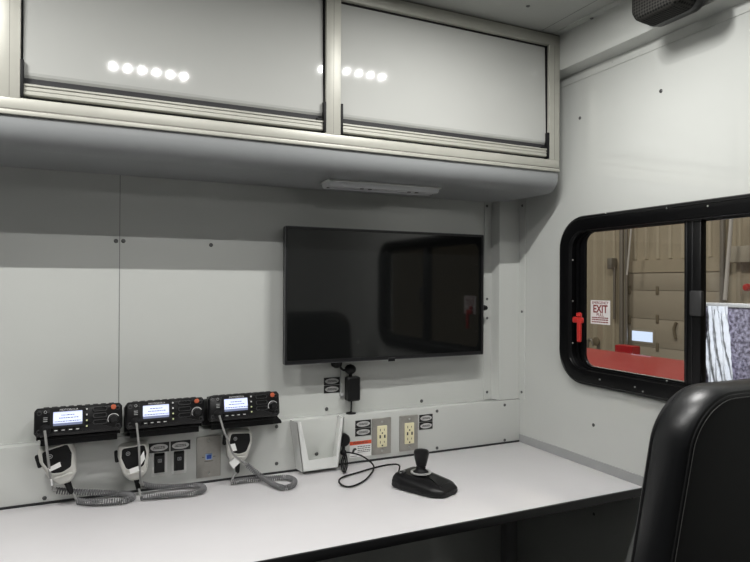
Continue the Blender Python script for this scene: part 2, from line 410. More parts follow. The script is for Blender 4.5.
lathe(b, (-.052, .004, .145), (0, 0, 1), [(.006, 0), (.016, .006), (.018, .014), (.018, .02)], 14)
link('cable_knot', b, BLKM, dv)
b = B(); tube(b, smooth_path([(-.030, .022, .17), (-.031, .022, .11), (-.030, .022, .06)], 4), .0022); box(b, -.033, -.022, .016, .026, .052, .064, .001)
link('thin_cable', b, GREYT, dv)

# ------------------------------------------------------------------ label plates
def label_plate(X, Z, w, h, y, label, group):
    t = thing('label_plate', label, 'label', (X, y, Z), (0, 0, 0), group)
    link('backing', bx(-w/2, w/2, -.0018, -.0002, -h/2, h/2, bev=.0005), LABB, t)
    pl = ell(0, 0, w*.43, h*.36)
    link('oval', slab(B(), pl, -.0024, -.0015), LABS, t)['label'] = 'silver oval'
    b = B()
    for k, (q0, q1) in enumerate(((-.26, .28), (-.30, .30))):
        z = h*(.07-.15*k); x = q0*w
        while x < q1*w:
            l = random.uniform(.05, .1)*w; box(b, x, min(x+l, q1*w), -.0027, -.0020, z-h*.04, z+h*.05); x += l+.018*w
    link('engraving', b, INK, t)
    return t
label_plate(.182, .852, .052, .026, 0, 'black label plate with silver oval above the switch beside the microphone', 'oval label plates')
label_plate(.2375, .852, .052, .026, 0, 'black label plate with silver oval above the switch beside the steel jack plate', 'oval label plates')
for X, Z, y, w, nm in ((.6965, .979, YB, .053, 'below the wall screen'), (.784, .847, 0, .053, 'between the white holder and an outlet'), (1.009, .845, 0, .050, 'beside the outlet nearest the window')):
    label_plate(X, Z+.0125, w, .0235, y, 'upper of two oval label plates ' + nm, 'oval label plates')
    label_plate(X, Z-.0125, w, .0235, y, 'lower of two oval label plates ' + nm, 'oval label plates')

# ------------------------------------------------------------------ rocker switches
for X, Z, lab in ((.183, .811, 'black rocker switch beside the hanging microphone'), (.2335, .811, 'black rocker switch beside the steel jack plate')):
    t = thing('rocker_switch', lab, 'switch', (X, 0, Z), (0, 0, 0), 'rocker switches')
    link('bezel_plate', bx(-.020, .020, -.0012, -.0002, -.036, .030, bev=.0004), POWD, t)
    link('bezel', bx(-.0135, .0135, -.004, -.0006, -.0265, .0265, bev=.0015), BLK, t)
    pr = [(-.003, -.024), (-.0095, -.023), (-.006, .0), (-.0125, .022), (-.003, .024)]
    link('rocker', loft(B(), [[Vector((x, y, z)) for y, z in pr] for x in (-.011, .011)]), BLK, t)
    b = B(); ring(b, rrect(-.005, .005, .003, .012, .001, 2), rrect(-.0033, .0033, .0045, .0105, .001, 2), -.0115, -.0075); box(b, -.0015, .0015, -.0118, -.0075, .006, .009)
    link('symbol', b, GREYT, t)

# ------------------------------------------------------------------ network plate, outlets
def plate(t, w=.066, h=.114):
    pl = rrect(-w/2, w/2, -h/2, h/2, .002, 3)
    link('cover_plate', slab(B(), pl, -.0055, -.0002, .002), STEEL, t)
    for s in (-1, 1):
        screw_on(t, (0, -.0053, s*.045), (0, -1, 0), .0035, SCREWL)
t = thing('jack_plate', 'brushed steel wall plate with one blue network jack', 'wall plate', (.3125, 0, .813))
plate(t)
link('jack', slab(B(), rrect(-.009, .009, -.0075, .009, .0015, 3), -.0075, -.005), BLUEL, t)
link('jack_socket', slab(B(), rrect(-.0062, .0062, -.005, .0055, .001, 3), -.0082, -.007), BLUE, t)
b = B(); box(b, -.012, .012, -.0059, -.0053, -.0125, -.0115); box(b, -.018, -.012, -.0059, -.0053, -.0008, .0008); box(b, .012, .018, -.0059, -.0053, -.0008, .0008)
link('engraving', b, INK, t)
for X, lab in ((.847, 'ivory double outlet in steel plate beside the red warning sticker'), (.9445, 'ivory double outlet in steel plate nearest the window')):
    t = thing('power_outlet', lab, 'outlet', (X, 0, .8155), (0, 0, 0), 'power outlets')
    plate(t)
    rc = link('receptacle', slab(B(), rrect(-.0168, .0168, -.0335, .0335, .002, 3), -.0095, -.004, .0015), IVORY, t); rc['label'] = 'ivory receptacle face'
    for s in (-1, 1):
        b = B(); box(b, -.0085, -.0065, -.0099, -.009, s*.019-.002, s*.019+.006); box(b, .0055, .0072, -.0099, -.009, s*.019-.001, s*.019+.005)
        lathe(b, (-.0005, -.009, s*.019-.008 if s > 0 else s*.019-.009), (0, -1, 0), [(.0026, 0), (.0026, .0009)], 10); link('socket_slots', b, INK, rc)
    b = B(); box(b, -.0105, -.0055, -.0103, -.009, -.005, .005, .0004); box(b, .0055, .0105, -.0103, -.009, -.005, .005, .0004)
    link('test_buttons', b, INK, rc)

# ------------------------------------------------------------------ warning sticker
ws = thing('warning_sticker', 'white warning sticker with red header beside the outlet', 'sticker', (.7755, 0, .783))
link('backing', bx(-.0365, .0365, -.0009, -.0001, -.0245, .0245), WSTK, ws)
link('header', bx(-.0365, .0365, -.0013, -.0005, .0135, .0245), RSTK, ws)['label'] = 'red header band'
text('header_text', 'WARNING', .0098, INK, ws, (0, -.0014, .019), sx=1.1)
b = B()
for z in (.007, .001, -.005, -.010):
    x = -.010
    while x < .031:
        l = random.uniform(.004, .009); box(b, x, min(x+l, .033), -.0012, -.0005, z-.0011, z+.0011); x += l+.0016
box(b, -.034, -.012, -.0012, -.0005, -.0215, -.0200)
link('small_print', b, INK, ws)
b = B(); slab(b, rpoly([(-.030, -.010), (-.024, -.012), (-.019, -.003), (-.013, -.002), (-.015, .004), (-.023, .004), (-.027, -.001)], .001, 2), -.0012, -.0005)
link('hand_symbol', b, INK, ws)

# ------------------------------------------------------------------ white folded metal holder
hp = [at(px, py, 'y', -.05) for px, py in ((296.7, 421.8), (302.9, 471.6), (338.5, 467.0), (343.3, 417.8))]
hx = [p.x for p in hp]; HC = .63
wh = thing('document_holder', 'white folded metal pocket with open front on the raceway', 'holder', (HC, 0, DESK+.008))
zt, zb = .147, .001
ol = [(hx[1]-HC, zb), (hx[2]-HC, zb), (hx[3]-HC+.003, zt), (hx[3]-HC-.009, zt), (hx[2]-HC-.008, zb+.034), (hx[1]-HC+.018, zb+.032), (hx[0]-HC+.013, zt), (hx[0]-HC, zt)]
b = B(); F = [Vector((x, -.050, z)) for x, z in ol]; K = [v+Vector((0, .0025, 0)) for v in F]
loft(b, [F, K]); link('front_panel', b, POWD, wh)
for a, c, s in ((0, 7, -1), (1, 2, 1)):
    x0, z0 = ol[a]; x1, z1 = ol[c]
    b = B(); off = .009 if s < 0 else .002
    q = [Vector((x0, -.050, z0)), Vector((x1, -.050, z1)), Vector((x1+s*off*.6, -.001, z1)), Vector((x0+s*off*.5, -.001, z0))]
    loft(b, [q, [v+Vector((-s*.0025, 0, 0)) for v in q]]); link('side_panel', b, POWD, wh)
b = B(); q = [Vector((ol[0][0], -.050, zb)), Vector((ol[1][0], -.050, zb)), Vector((ol[1][0]+.005, -.001, zb)), Vector((ol[0][0]-.008, -.001, zb))]
loft(b, [q, [v+Vector((0, 0, .0025)) for v in q]]); link('bottom_panel', b, POWD, wh)
screw_on(wh, at(316.6, 453.8, 'y', 0)-Vector((HC, 0, DESK+.008)), (0, -1, 0), .0055)

# ------------------------------------------------------------------ radios
RX = []
def radio(Xc, zc, label):
    T = thing('radio', label, 'radio', (Xc, -.10, zc), (R(-12), 0, 0), 'two-way radios on the raceway ledge')
    W, H = .0965, .0670
    pl = rpoly([(-W+.006, 0), (W-.006, 0), (W, .008), (W, H-.008), (W-.006, H), (-W+.006, H), (-W, H-.008), (-W, .008)], .004, 3)
    link('body', loft(B(), [XZ(inset(pl, .004), .006), XZ(inset(pl, .004), .135)]), BLKM, T)
    link('faceplate', loft(B(), [XZ(inset(pl, .005), -.006), XZ(inset(pl, .0015), -.0035), XZ(pl, .001), XZ(pl, .014), XZ(inset(pl, .003), .018)]), BLK, T)
    b = B()
    for i in range(9): box(b, -.078+i*.018, -.066+i*.018, .016, .125, H-.006, H+.0022, .0012)
    link('heat_sink_fins', b, BLKM, T)
    for x in (-W+.011, W-.011):
        for z in (.012, H-.012):
            b = lathe(B(), (x, -.0052, z), (0, -1, 0), [(.0055, 0), (.0055, .0012), (.0042, .0016), (.0034, .0004), (.0001, .0004)], 12); link('corner_screw', b, SLOTR, T)
    # screen
    sx0, sx1, sz0, sz1 = -W+.21*2*W, -W+.535*2*W, .023, .0555
    link('screen_bezel', ring(B(), rrect(sx0-.007, sx1+.006, sz0-.006, sz1+.007, .004, 3), rrect(sx0, sx1, sz0, sz1, .0015, 3), -.0085, -.004), BLK, T)
    sc = link('screen', bx(sx0, sx1, -.0068, -.005, sz0, sz1), LCD, T); sc['label'] = 'lit pale blue display'
    link('status_bar', bx(sx0, sx1, -.0071, -.0066, sz0, sz0+.0058), LCDB, sc)
    b = B()
    for z, a, c in ((.047, .28, .72), (.0405, .2, .86), (.0325, .05, .95)):
        x = sx0+(sx1-sx0)*a
        while x < sx0+(sx1-sx0)*c:
            l = random.uniform(.002, .006); box(b, x, x+l, -.0071, -.0066, z-.0009, z+.0009); x += l+.0014
    link('screen_text', b, LCDI, sc)
    text('maker_name', 'MOTOROLA', .0062, PRNT, T, ((sx0+sx1)/2+.002, -.0088, sz1+.0036), sx=1.15)
    for i in range(4):
        x = sx0+.006+i*.0155; bt = link('soft_key', bx(x-.0058, x+.0058, -.0085, -.004, .0085, .0155, bev=.0012), BLKM, T)
        link('key_mark', bx(x-.0035, x+.0035, -.0088, -.0082, .0112, .0128), PRNT, bt)
    for i, M in enumerate((PRNT, PRNT, PRNY, PRNY)):
        z = .0575-i*.0135; x = -W+.585*2*W
        bt = link('side_key', bx(x-.0042, x+.0042, -.0082, -.004, z-.0042, z+.0042, bev=.0012), BLKM, T)
        link('key_mark', bx(x-.0018, x+.0018, -.0086, -.008, z-.0018, z+.0018), M, bt)
    for i in range(3):
        z = .0555-i*.0155; x0, x1 = -W+.655*2*W, -W+.82*2*W
        g = link('speaker_slot', ring(B(), rrect(x0, x1, z-.0055, z+.0055, .005), rrect(x0+.0015, x1-.0015, z-.004, z+.004, .0038), -.0082, -.004), SLOTR, T)
        link('slot_recess', slab(B(), rrect(x0+.0015, x1-.0015, z-.004, z+.004, .0038), -.0056, -.004), SLOT, g)
    ox = -W+.895*2*W
    link('emergency_button', lathe(B(), (ox, -.005, .0575), (0, -1, 0), [(.0062, 0), (.0062, .0028), (.005, .004), (.0001, .0042)], 16), ORG, T)['label'] = 'orange button'
    kn = link('volume_knob', lathe(B(), (ox, -.005, .0285), (0, -1, 0), [(.0125, 0), (.012, .004), (.0095, .005), (.0088, .016), (.0075, .018), (.0001, .018)], 20), BLK, T)
    b = B()
    A = [Vector((ox+.0128*math.cos(t), -.0062, .0285+.0128*math.sin(t))) for t in [R(30+k*12) for k in range(16)]]
    tube(b, A, .0009, 6); link('knob_dial_mark', b, PRNT, kn)
    # left end: round key, printed lines, microphone jack
    px = -W+.125*2*W
    link('power_button', lathe(B(), (px, -.005, .057), (0, -1, 0), [(.0052, 0), (.0052, .003), (.0001, .0034)], 16), BLKM, T)
    b = B(); ring(b, ell(px, .057, .0034, .0034, 16), ell(px, .057, .0024, .0024, 16), -.0089, -.0083)
    for k in range(3): box(b, px-.0045, px+.0045, -.0066, -.0055, .043-k*.0042, .0445-k*.0042)
    link('front_marks', b, GREYT, T)
    link('microphone_jack', lathe(B(), (px, -.005, .016), (0, -1, 0), [(.0125, 0), (.0125, .005), (.009, .009), (.006, .012), (.005, .014)], 18), BLKM, T)
    # bracket down to the ledge
    b = B(); box(b, -.086, .088, .022, .13, -.008, -.001, .002)
    for x in (-.093, .089):
        box(b, x, x+.004, .03, .12, -.008, .035, .001)
    for x in (-.05, .0, .055): lathe(b, (x, .022, -.0045), (0, -1, 0), [(.003, 0), (.003, .002)], 10)
    box(b, -.084, .086, .032, .04, -.022, -.002, .001)
    link('mounting_bracket', b, BLKM, T)
    RX.append((T, px)); return T
radio(-.0115, .9305, 'black two-way radio farthest from the wall screen, lit display')
radio(.1885, .9295, 'middle of the three black two-way radios, lit display')
radio(.391, .9305, 'black two-way radio nearest the wall screen, lit display')
# a thumb knob on the trio's end bracket
b = B(); pr = [(.489, .905), (.489, .930), (.495, .922), (.516, .897), (.516, .8905), (.489, .8905)]
loft(b, [[Vector((x, y, z)) for x, z in pr] for y in (-.02, .03)])
eb = link('bracket_foot', b, BLKM); tag(eb, 'sloped black bracket foot at the end of the radio row', 'bracket')
k1 = eb

# ------------------------------------------------------------------ microphones
def mic(name, ctr, rot, label, cord, coilp, tags, relief_len=.028, sc=1.):
    """ctr on the plane in front of the raceway; local x right, z up, front -y"""
    T = thing('microphone', label, 'microphone', ctr, (0, R(rot), 0), 'hand microphones under the radios'); T.scale = (sc, sc, sc)
    Mi = Matrix.Translation(ctr) @ Matrix.Rotation(R(rot), 4, 'Y') @ Matrix.Scale(sc, 4); inv = Mi.inverted()
    pl = rpoly([(-.034, .044), (-.037, .015), (-.027, -.032), (-.012, -.049), (.012, -.049), (.027, -.032), (.037, .015), (.034, .044)], [.014, .02, .02, .014, .014, .02, .02, .014], 4)
    link('body', loft(B(), [XZ(inset(pl, .008), -.017), XZ(inset(pl, .004), -.0155), XZ(inset(pl, .001), -.011), XZ(pl, -.004), XZ(pl, .006), XZ(inset(pl, .004), .014)]), MIC, T)
    fp = rpoly([(-.028, .039), (-.0315, .014), (-.022, -.017), (.0, -.023), (.022, -.017), (.0315, .014), (.028, .039)], [.009, .01, .012, .02, .012, .01, .009], 4)
    link('rim', ring(B(), [p for p in fp], inset(fp, .0028), -.0205, -.014), MIC, T)
    link('grille_plate', slab(B(), inset(fp, .0026), -.0185, -.014), BLKM, T)['label'] = 'black grille plate'
    b = B(); ring(b, ell(-.013, .022, .005, .005, 16), ell(-.013, .022, .0035, .0035, 16), -.0192, -.018); box(b, -.0145, -.0115, -.0192, -.018, .0205, .0235)
    link('emblem', b, GREYT, T)
    link('chin_bar', bx(-.018, .018, -.0195, -.014, -.0315, -.0262, bev=.002), MIC, T)
    link('talk_button', bx(-.043, -.034, -.008, .006, .002, .030, bev=.003), BLKM, T)
    link('hang_clip', bx(-.012, .012, .013, -ctr[1]/sc-.001, -.01, .02, bev=.001), STEEL, T)
    link('strain_relief', lathe(B(), (.002, 0, -.046), (.08, 0, -1), [(.0075, 0), (.007, .008), (.0055, relief_len), (.003, relief_len+.004)], 12), BLKM, T)
    link('straight_cord', tube(B(), [inv @ p for p in smooth_path(cord, 8)], .0026), CORDG, T)
    link('coiled_cord', coil(B(), [inv @ p for p in smooth_path(coilp, 14)],   .0061, .0017, .0053), COILM, T)
    b = B(); e = [inv @ p for p in smooth_path([cord[-1], coilp[0]], 3)]; tube(b, e, .0042); link('cord_joint', b, CORDG, T); b = B()
    tip = Vector((.002+.08*relief_len, 0, -.046-relief_len)); e = smooth_path([inv @ Vector(coilp[-1]), (inv @ Vector(coilp[-1])).lerp(tip, .5)+Vector((0, 0, .004)), tip], 5); tube(b, e, .0027)
    link('cord_end', b, CORDG, T)
    for tp in tags:
        q = [inv @ Vector(v) for v in tp]; n = (q[1]-q[0]).cross(q[3]-q[0]).normalized()*.0008
        tg = link('paper_tag', loft(B(), [q, [v+n for v in q]]), TAGW, T); tg['label'] = 'white paper tag'
    return T
def A(px, py, y): return at(px, py, 'y', y)
def D(px, py, z=DESK+.0085): return at(px, py, 'z', z)
def DD(px, py, z=DESK+.0098):
    # resting on the desk, or hanging just off the raceway where the desk ends
    p = at(px, py, 'z', z); return p if p.y < -.014 else at(px, py, 'y', -.014)
def jack(i):
    T, px = RX[i]; M = Matrix.Translation(T.location) @ Matrix.Rotation(R(-12), 4, 'X')
    return M @ Vector((px, -.0235, .014))
mic('m', A(59.8, 461.5, -.04), -15, 'grey hand microphone hanging below the radio farthest from the screen',
    [jack(0), A(46.3, 444, -.116), A(48.5, 462, -.098), A(50.5, 477, -.072), A(53.5, 489, -.055)],
    [A(56, 490.5, -.03), A(70, 491.5, -.026), A(95, 492.5, -.024), DD(118, 493.5), DD(128, 494.5), DD(132.5, 497.5), DD(125, 500.5), DD(110, 502), DD(92, 502.5), DD(77, 501)],
    [[A(48, 468, -.092), A(60, 462, -.075), A(61.3, 466.5, -.072), A(50, 471.8, -.090)], [A(50.2, 479.5, -.078), A(52, 479.3, -.077), A(53, 485.5, -.070), A(51.2, 486, -.071)]], sc=1.12)
mic('m', A(134, 459.5, -.04), -5, 'grey hand microphone hanging below the middle radio',
    [jack(1), A(138.6, 443, -.116), A(139.4, 457, -.100), A(140, 471, -.075), A(140.5, 482, -.055)],
    [A(143, 484.5, -.04), A(155, 486.5, -.03), A(175, 486.5, -.026), DD(192, 485.5), DD(202, 486.5), DD(203, 490), DD(192, 493), DD(170, 495), DD(152, 496.5), DD(141, 497.2)],
    [[A(129, 469.5, -.075), A(139.5, 465.5, -.080), A(141, 470, -.080), A(130.5, 474, -.075)], [A(139.5, 458.5, -.083), A(144, 451, -.07), A(145, 459, -.07), A(140.2, 466, -.082)]], sc=1.05)
mic('m', A(238, 445, -.04), 4, 'grey hand microphone hanging beside the steel jack plate',
    [jack(2), A(224, 431, -.118), A(227, 438, -.108), A(231, 449, -.085), A(234, 455, -.075), A(239, 459, -.066), A(245, 463.5, -.058)],
    [A(247, 465, -.055), A(255, 471.5, -.064), A(264, 478.5, -.08), DD(274, 484.5), DD(284, 487.5), DD(292.5, 485.5), DD(294.5, 480.5), DD(287, 477.5), DD(272, 478), DD(250, 479.5), DD(231, 482)],
    [[A(230, 444.5, -.066), A(235, 443.5, -.064), A(237, 450.5, -.062), A(232, 451.5, -.064)], [A(229, 462.5, -.068), A(235, 457.8, -.068), A(240, 462.5, -.066), A(233.5, 468.8, -.066)]])

# ------------------------------------------------------------------ joystick
jv = (Vector((.05, -.116, 0))).normalized(); jr = math.atan2(jv.x, -jv.y)    # forward direction of the base
JC = Vector((.8365, -.299, DESK+.0010))
js = thing('joystick_controller', 'black desktop joystick with upright grip and silver ring', 'joystick', JC, (0, 0, jr))
# local: -y towards the front (narrow end), x across
ol = rpoly([(-.050, .086), (.050, .086), (.057, .045), (.051, -.058), (.031, -.084), (-.031, -.084), (-.051, -.058), (-.057, .045)], [.02, .02, .03, .03, .02, .02, .03, .03], 4)
def dome(pl, z, k): return [Vector((p.x, p.y, z-k*(max(0, .075-p.y)/.16)**2*1.5)) for p in pl]
link('base', loft(B(), [dome(inset(ol, .004), .0, 0), dome(ol, .004, 0), dome(inset(ol, .0003), .017, .002), dome(inset(ol, .004), .029, .008), dome(inset(ol, .010), .0365, .012), dome(inset(ol, .024), .040, .014)]), BLK, js)
b = B(); loft(b, [dome(inset(ol, -.0006), .006, 0), dome(inset(ol, -.0006), .0075, 0)], cap=True); link('base_seam', b, SLOT, js)
gx, gy = .007, .022
link('ring', ring(B(), ell(gx, gy, .0285, .0285, 32), ell(gx, gy, .0225, .0225, 32), .0412, .038, XY), LABS, js)['label'] = 'silver ring around the stick'
link('boot', lathe(B(), (gx, gy, .039), (0, 0, 1), [(.022, 0), (.018, .004), (.015, .006), (.0125, .011), (.0135, .014), (.0105, .017), (.0115, .02), (.0095, .023)], 24), BLKM, js)
link('grip', lathe(B(), (gx+.002, gy, .0535), (0, 0, 1), [(.0110, 0), (.0140, .004), (.0160, .012), (.0190, .024), (.0210, .035), (.0213, .0400), (.0190, .0450), (.012, .0470), (.0001, .0475)], 24), BLK, js)
b = B()
for i, (x, y) in enumerate(((-.034, .062), (-.024, .066), (-.036, .048), (-.026, .050))): lathe(b, (x, y, .036), (0, 0, 1), [(.0035, 0), (.0035, .004), (.0001, .0045)], 10)
link('key_pad', b, BLKM, js)
b = B(); box(b, -.038, -.031, .057, .061, .0385, .0402); box(b, -.02, -.012, .060, .0625, .0395, .0408)
link('key_print', b, GREYT, js)
# cable: over the desk to the plug by the holder
Mj = (Matrix.Translation(JC) @ Matrix.Rotation(jr, 4, 'Z')).inverted()
zc = DESK+.0045
cp = [JC+Matrix.Rotation(jr, 3, 'Z') @ Vector((-.030, .082, .014)), A(399.5, 466, -.16)+Vector((0, 0, 0)), D(390, 464.5, zc), D(374, 467.8, zc), D(358, 472.5, zc), D(343, 477, zc), D(339, 481.5, zc), D(344, 486, zc), D(353, 486, zc), D(365, 480, zc+.001), D(373, 470.5, zc+.004), D(372.5, 464, zc+.010), A(362, 456, -.022), A(349, 452.5, -.022), A(344, 453, -.018)]
cb = link('cable', tube(B(), [Mj @ p for p in smooth_path(cp, 10)], .0024), BLKM, js)
b = B()
for o in (0, .004): tube(b, [Mj @ (p+Vector((o, -o, 0))) for p in smooth_path([A(344, 454, -.02), A(341.5, 461, -.024), D(341.5, 467.5, zc+.005), D(343.3, 472, zc+.003), D(345.2, 466.5, zc+.005), A(345.2, 459, -.022), A(344, 453, -.018)], 8)], .0022)
lathe(b, Mj @ A(343.5, 452.5, -.02), (0, -1, .2), [(.006, -.008), (.009, -.004), (.009, .004), (.005, .008)], 12)
link('cable_bundle', b, BLKM, cb)
b = B(); c0 = Mj @ A(343.5, 440, -.0145); R3 = Matrix.Rotation(-jr, 3, 'Z')
lathe(b, c0, R3 @ Vector((0, -1, 0)), [(.016, -.012), (.020, -.008), (.020, .006), (.016, .011), (.006, .013), (.0001, .013)], 22)
tube(b, [Mj @ A(343.5, 444, -.02), Mj @ A(343.5, 452, -.02)], .005)
link('plug', b, BLK, cb)

# ------------------------------------------------------------------ window
win = bpy.data.objects.new('window_1', None); COL.objects.link(win); win['kind'] = 'structure'
oy0, oy1, oz0, oz1 = -1.14, -.211, .989, 1.508
o_ = rrect(oy0, oy1, oz0, oz1, .10, 10)
f1 = rrect(oy0+.055, oy1-.055, oz0+.045, oz1-.045, .062, 10)
f2 = rrect(oy0+.066, oy1-.066, oz0+.051, oz1-.045-.004, .056, 10)
gl = rrect(-1.052, -.3005, 1.0465, 1.4565, .035, 10)
b = B()
loft(b, [YZ(o_, XR-.0005), YZ(o_, XR-.010), YZ(inset(o_, .003), XR-.015), YZ(inset(o_, .010), XR-.017), YZ(inset(f1, -.006), XR-.016), YZ(f1, XR-.012), YZ(f1, XR+.004), YZ(f2, XR+.005), YZ(f2, XR+.013),
         YZ(inset(gl, -.012), XR+.014), YZ(inset(gl, -.012), XR+.008), YZ(inset(gl, -.002), XR+.009), YZ(gl, XR+.012), YZ(gl, XR+.017), YZ(f1, XR+.017), YZ(f1, XR-.0003)], cap=False)
link('frame', b, BLKR, win)['label'] = 'black window frame with rounded corners'
b = B()
for off, x in ((.008, XR-.0175), (.046, XR-.0155)): loft(b, [YZ(inset(o_, off), x), YZ(inset(o_, off+.002), x-.0018), YZ(inset(o_, off+.004), x), YZ(inset(o_, off), x)], cap=False)
link('frame_bead', b, BLKR, win)
link('mullion', bx(XR-.004, XR+.018, -.706, -.658, 1.04, 1.462, bev=.003), BLKR, win)
b = B(); box(b, XR-.006, XR+.0, -.668, -.6635, 1.045, 1.458, .001); box(b, XR-.0055, XR, -.684, -.680, 1.045, 1.458, .001); link('mullion_ridge', b, BEZ, win)
link('latch', bx(XR-.016, XR-.003, -.716, -.682, 1.218, 1.282, bev=.004), SLOTR, win)
for y0, y1 in ((-.655, -.302), (-1.05, -.699)):
    link('pane', bx(XR+.0125, XR+.0155, y0, y1, 1.047, 1.456), GLASS, win, 0)['label'] = 'clear glass pane'
for px, py in ((573, 260), (573, 301), (573, 343), (600, 379.5), (635, 387), (643, 391.5), (667, 381), (606, 213), (667, 208), (708, 206)):
    p = at(px, py, 'x', XR-.0165); screw_on(win, p, (-1, 0, 0), .0026, SCREWL)
# red release handle
b = B()
hx_ = XR-.016
box(b, hx_-.010, hx_+.001, -.316, -.298, 1.196, 1.210, .004)
box(b, hx_-.016, hx_-.006, -.330, -.288, 1.178, 1.196, .004); box(b, hx_-.018, hx_-.008, -.324, -.309, 1.120, 1.192, .004)
rh = link('release_handle', b, REDH, win); rh['label'] = 'red emergency release handle'
# exit sticker on the pane
es = thing('exit_sticker', 'white emergency exit sticker with red letters on the window pane', 'sticker', (XR+.012, -.3605, 1.2125))
RF = Matrix.Rotation(R(-90), 4, 'Z') @ ROTF         # facing -X
link('backing', bx(-.0006, 0, -.0385, .0385, -.036, .036), EXW, es)
text('small_heading', 'EMERGENCY', .0115, EXR, es, (-.0008, 0, .0285), RF, sx=1.0)
text('exit_text', 'EXIT', .0325, EXR, es, (-.0008, 0, .0090), RF, sx=.86, ext=.0002, bold=.0008)
text('pull_text', 'PULL', .0135, EXR, es, (-.0008, 0, -.008), RF)
b = B()
for z in (-.0165, -.0225, -.0295):
    y = -.031
    while y < .030:
        l = random.uniform(.004, .009); box(b, -.0010, -.0004, y, min(y+l, .033), z-.0017, z+.0017); y += l+.0018
link('small_print', b, EXR, es)

# ------------------------------------------------------------------ speaker in the corner
sp = thing('speaker', 'black mesh-front speaker mounted high above the window', 'speaker', (1.262, -.702, 1.944), (0, 0, 0))
pl = rrect(-.074, .072, .0, .122, .030, 8)
def sy(pl, x, k=1.): return [Vector((x, p.x*k, p.y*k+.062*(1-k))) for p in pl]
link('cabinet', loft(B(), [sy(pl, .030), sy(pl, .045, .98), sy(pl, .062, .86), sy(pl, .070, .7)]), BLK, sp)
link('grille', loft(B(), [sy(pl, -.040, .78), sy(pl, -.036, .90), sy(pl, -.026, .965), sy(pl, -.005, .99), sy(pl, .020, 1.0)]), GRILL, sp)['label'] = 'black mesh grille'
link('trim_band', loft(B(), [sy(pl, .020, 1.012), sy(pl, .030, 1.012)]), BEZ, sp)
b = B(); box(b, .036, .058, -.02, .02, .11, ZC-1.944-.0005, .003); link('mounting_bracket', b, BLKM, sp)

# ------------------------------------------------------------------ chair
# high-backed office chair facing the desk; back panel upright with a slight recline
ch = thing('office_chair', 'black leather high-backed chair by the window, facing the desk', 'chair', (.968, -.93, -.02))
cX, Zb0 = .975, .0
def lean(z): return -.175*(z-.90)          # lower parts sit further forward (+y)
hw, zt_, zb_ = .2535, 1.156, .50
def backloop(ins, yy, flare=0.):
    pl = rpoly([(-hw-.002, zb_), (hw+.002, zb_), (hw, zt_), (-hw, zt_)], [.08, .08, .080, .080], 12); pl = inset(pl, ins)
    return [Vector((p.x, -1.142+.93+yy+lean(p.y), p.y+.02)) for p in pl]
bk = link('backrest', loft(B(), [backloop(.012, -.016), backloop(.004, -.013), backloop(0, -.006), backloop(-.002, .014), backloop(0, .036), backloop(.010, .047), backloop(.03, .054), backloop(.06, .050)]), LEATH, ch)
link('rear_panel', loft(B(), [backloop(.022, -.0182), backloop(.012, -.0165), backloop(.012, -.010)]), LEATHR, bk)
def loopc(L): return L+[L[0], L[1]]
link('piping', tube(B(), loopc(backloop(.008, -.0150)), .0010, 6), PIPE_, bk)
link('piping', tube(B(), loopc(backloop(.004, .042)), .0028, 6), PIPE_, bk)
link('stitching', tube(B(), loopc(backloop(.0125, -.0172)), .0006, 4), STITCH, bk)
link('seat', loft(B(), [XY(inset(rrect(-.25, .25, -.14, .36, .08, 8), i), z) for i, z in ((.03, .40), (.0, .42), (-.004, .46), (.004, .49), (.03, .515), (.08, .522))]), LEATH, ch)
b = B(); lathe(b, (0, .10, .08), (0, 0, 1), [(.05, 0), (.05, .06), (.03, .07), (.03, .32), (.10, .325)], 20); link('gas_column', b, BLKM, ch)
for k in range(5):
    a = R(72*k+20); q = Vector((math.cos(a), math.sin(a), 0)); c = Vector((0, .10, 0))
    b = B(); tube(b, smooth_path([c+Vector((0, 0, .12)), c+q*.15+Vector((0, 0, .10)), c+q*.29+Vector((0, 0, .075))], 5), .018, 8); lg = link('leg', b, BLKM, ch)
    b = B(); n = Vector((-q.y, q.x, 0)); cyl(b, c+q*.29+n*.02+Vector((0, 0, .031)), c+q*.29-n*.02+Vector((0, 0, .031)), .03); link('caster', b, BLKM, lg)
link('back_bar', bx(-.06, .06, -.175, .05, .37, .40, bev=.006), BLKM, ch)
link('back_bar', bx(-.05, .05, -.19, -.165, .375, .56, bev=.006), BLKM, ch)

# ------------------------------------------------------------------ ceiling lamps
def lamp(X, y, power, label, Z=ZC, n=6, axis='x', facing=(0, 0, -1), step=.052):
    T = thing('ceiling_light', label, 'light', (X, y, Z), (0, 0, 0) if axis == 'x' else (0, 0, R(90)), 'LED lamps on the vehicle ceiling')
    w = step*n/2+.02
    link('housing', loft(B(), [XY(rrect(-w, w, -.045, .045, .02), -.0005), XY(inset(rrect(-w, w, -.045, .045, .02), .004), -.010)]), POWD, T)
    for i in range(n):
        x = (i-(n-1)/2)*step
        link('led', lathe(B(), (x, 0, -.0095), (0, 0, -1), [(.0052, 0), (.0052, .002), (.004, .003), (.0001, .003)], 14), LEDM, T)
        L = bpy.data.lights.new('led_lamp', 'AREA'); L.shape = 'DISK'; L.size = .010; L.energy = power/n; L.color = (1.0, .99, .965); L.spread = R(180)
        o = bpy.data.objects.new('led_lamp', L); COL.objects.link(o); o.parent = T; o.location = (x, 0, -.0135)
    return T
lamp(.195, -.985, 5.5, 'six-LED ceiling lamp mirrored in the cabinet door above the radios', step=.046)
lamp(.85, -.735, 7.1, 'six-LED ceiling lamp mirrored in the cabinet door above the wall screen', step=.046)
lamp(-.45, -.735, 8.8, 'six-LED ceiling lamp at the far end of the desk from the window', step=.046)
lamp(.25, -2.75, 11.0, 'six-LED ceiling lamp behind the viewer over the aisle', step=.046)

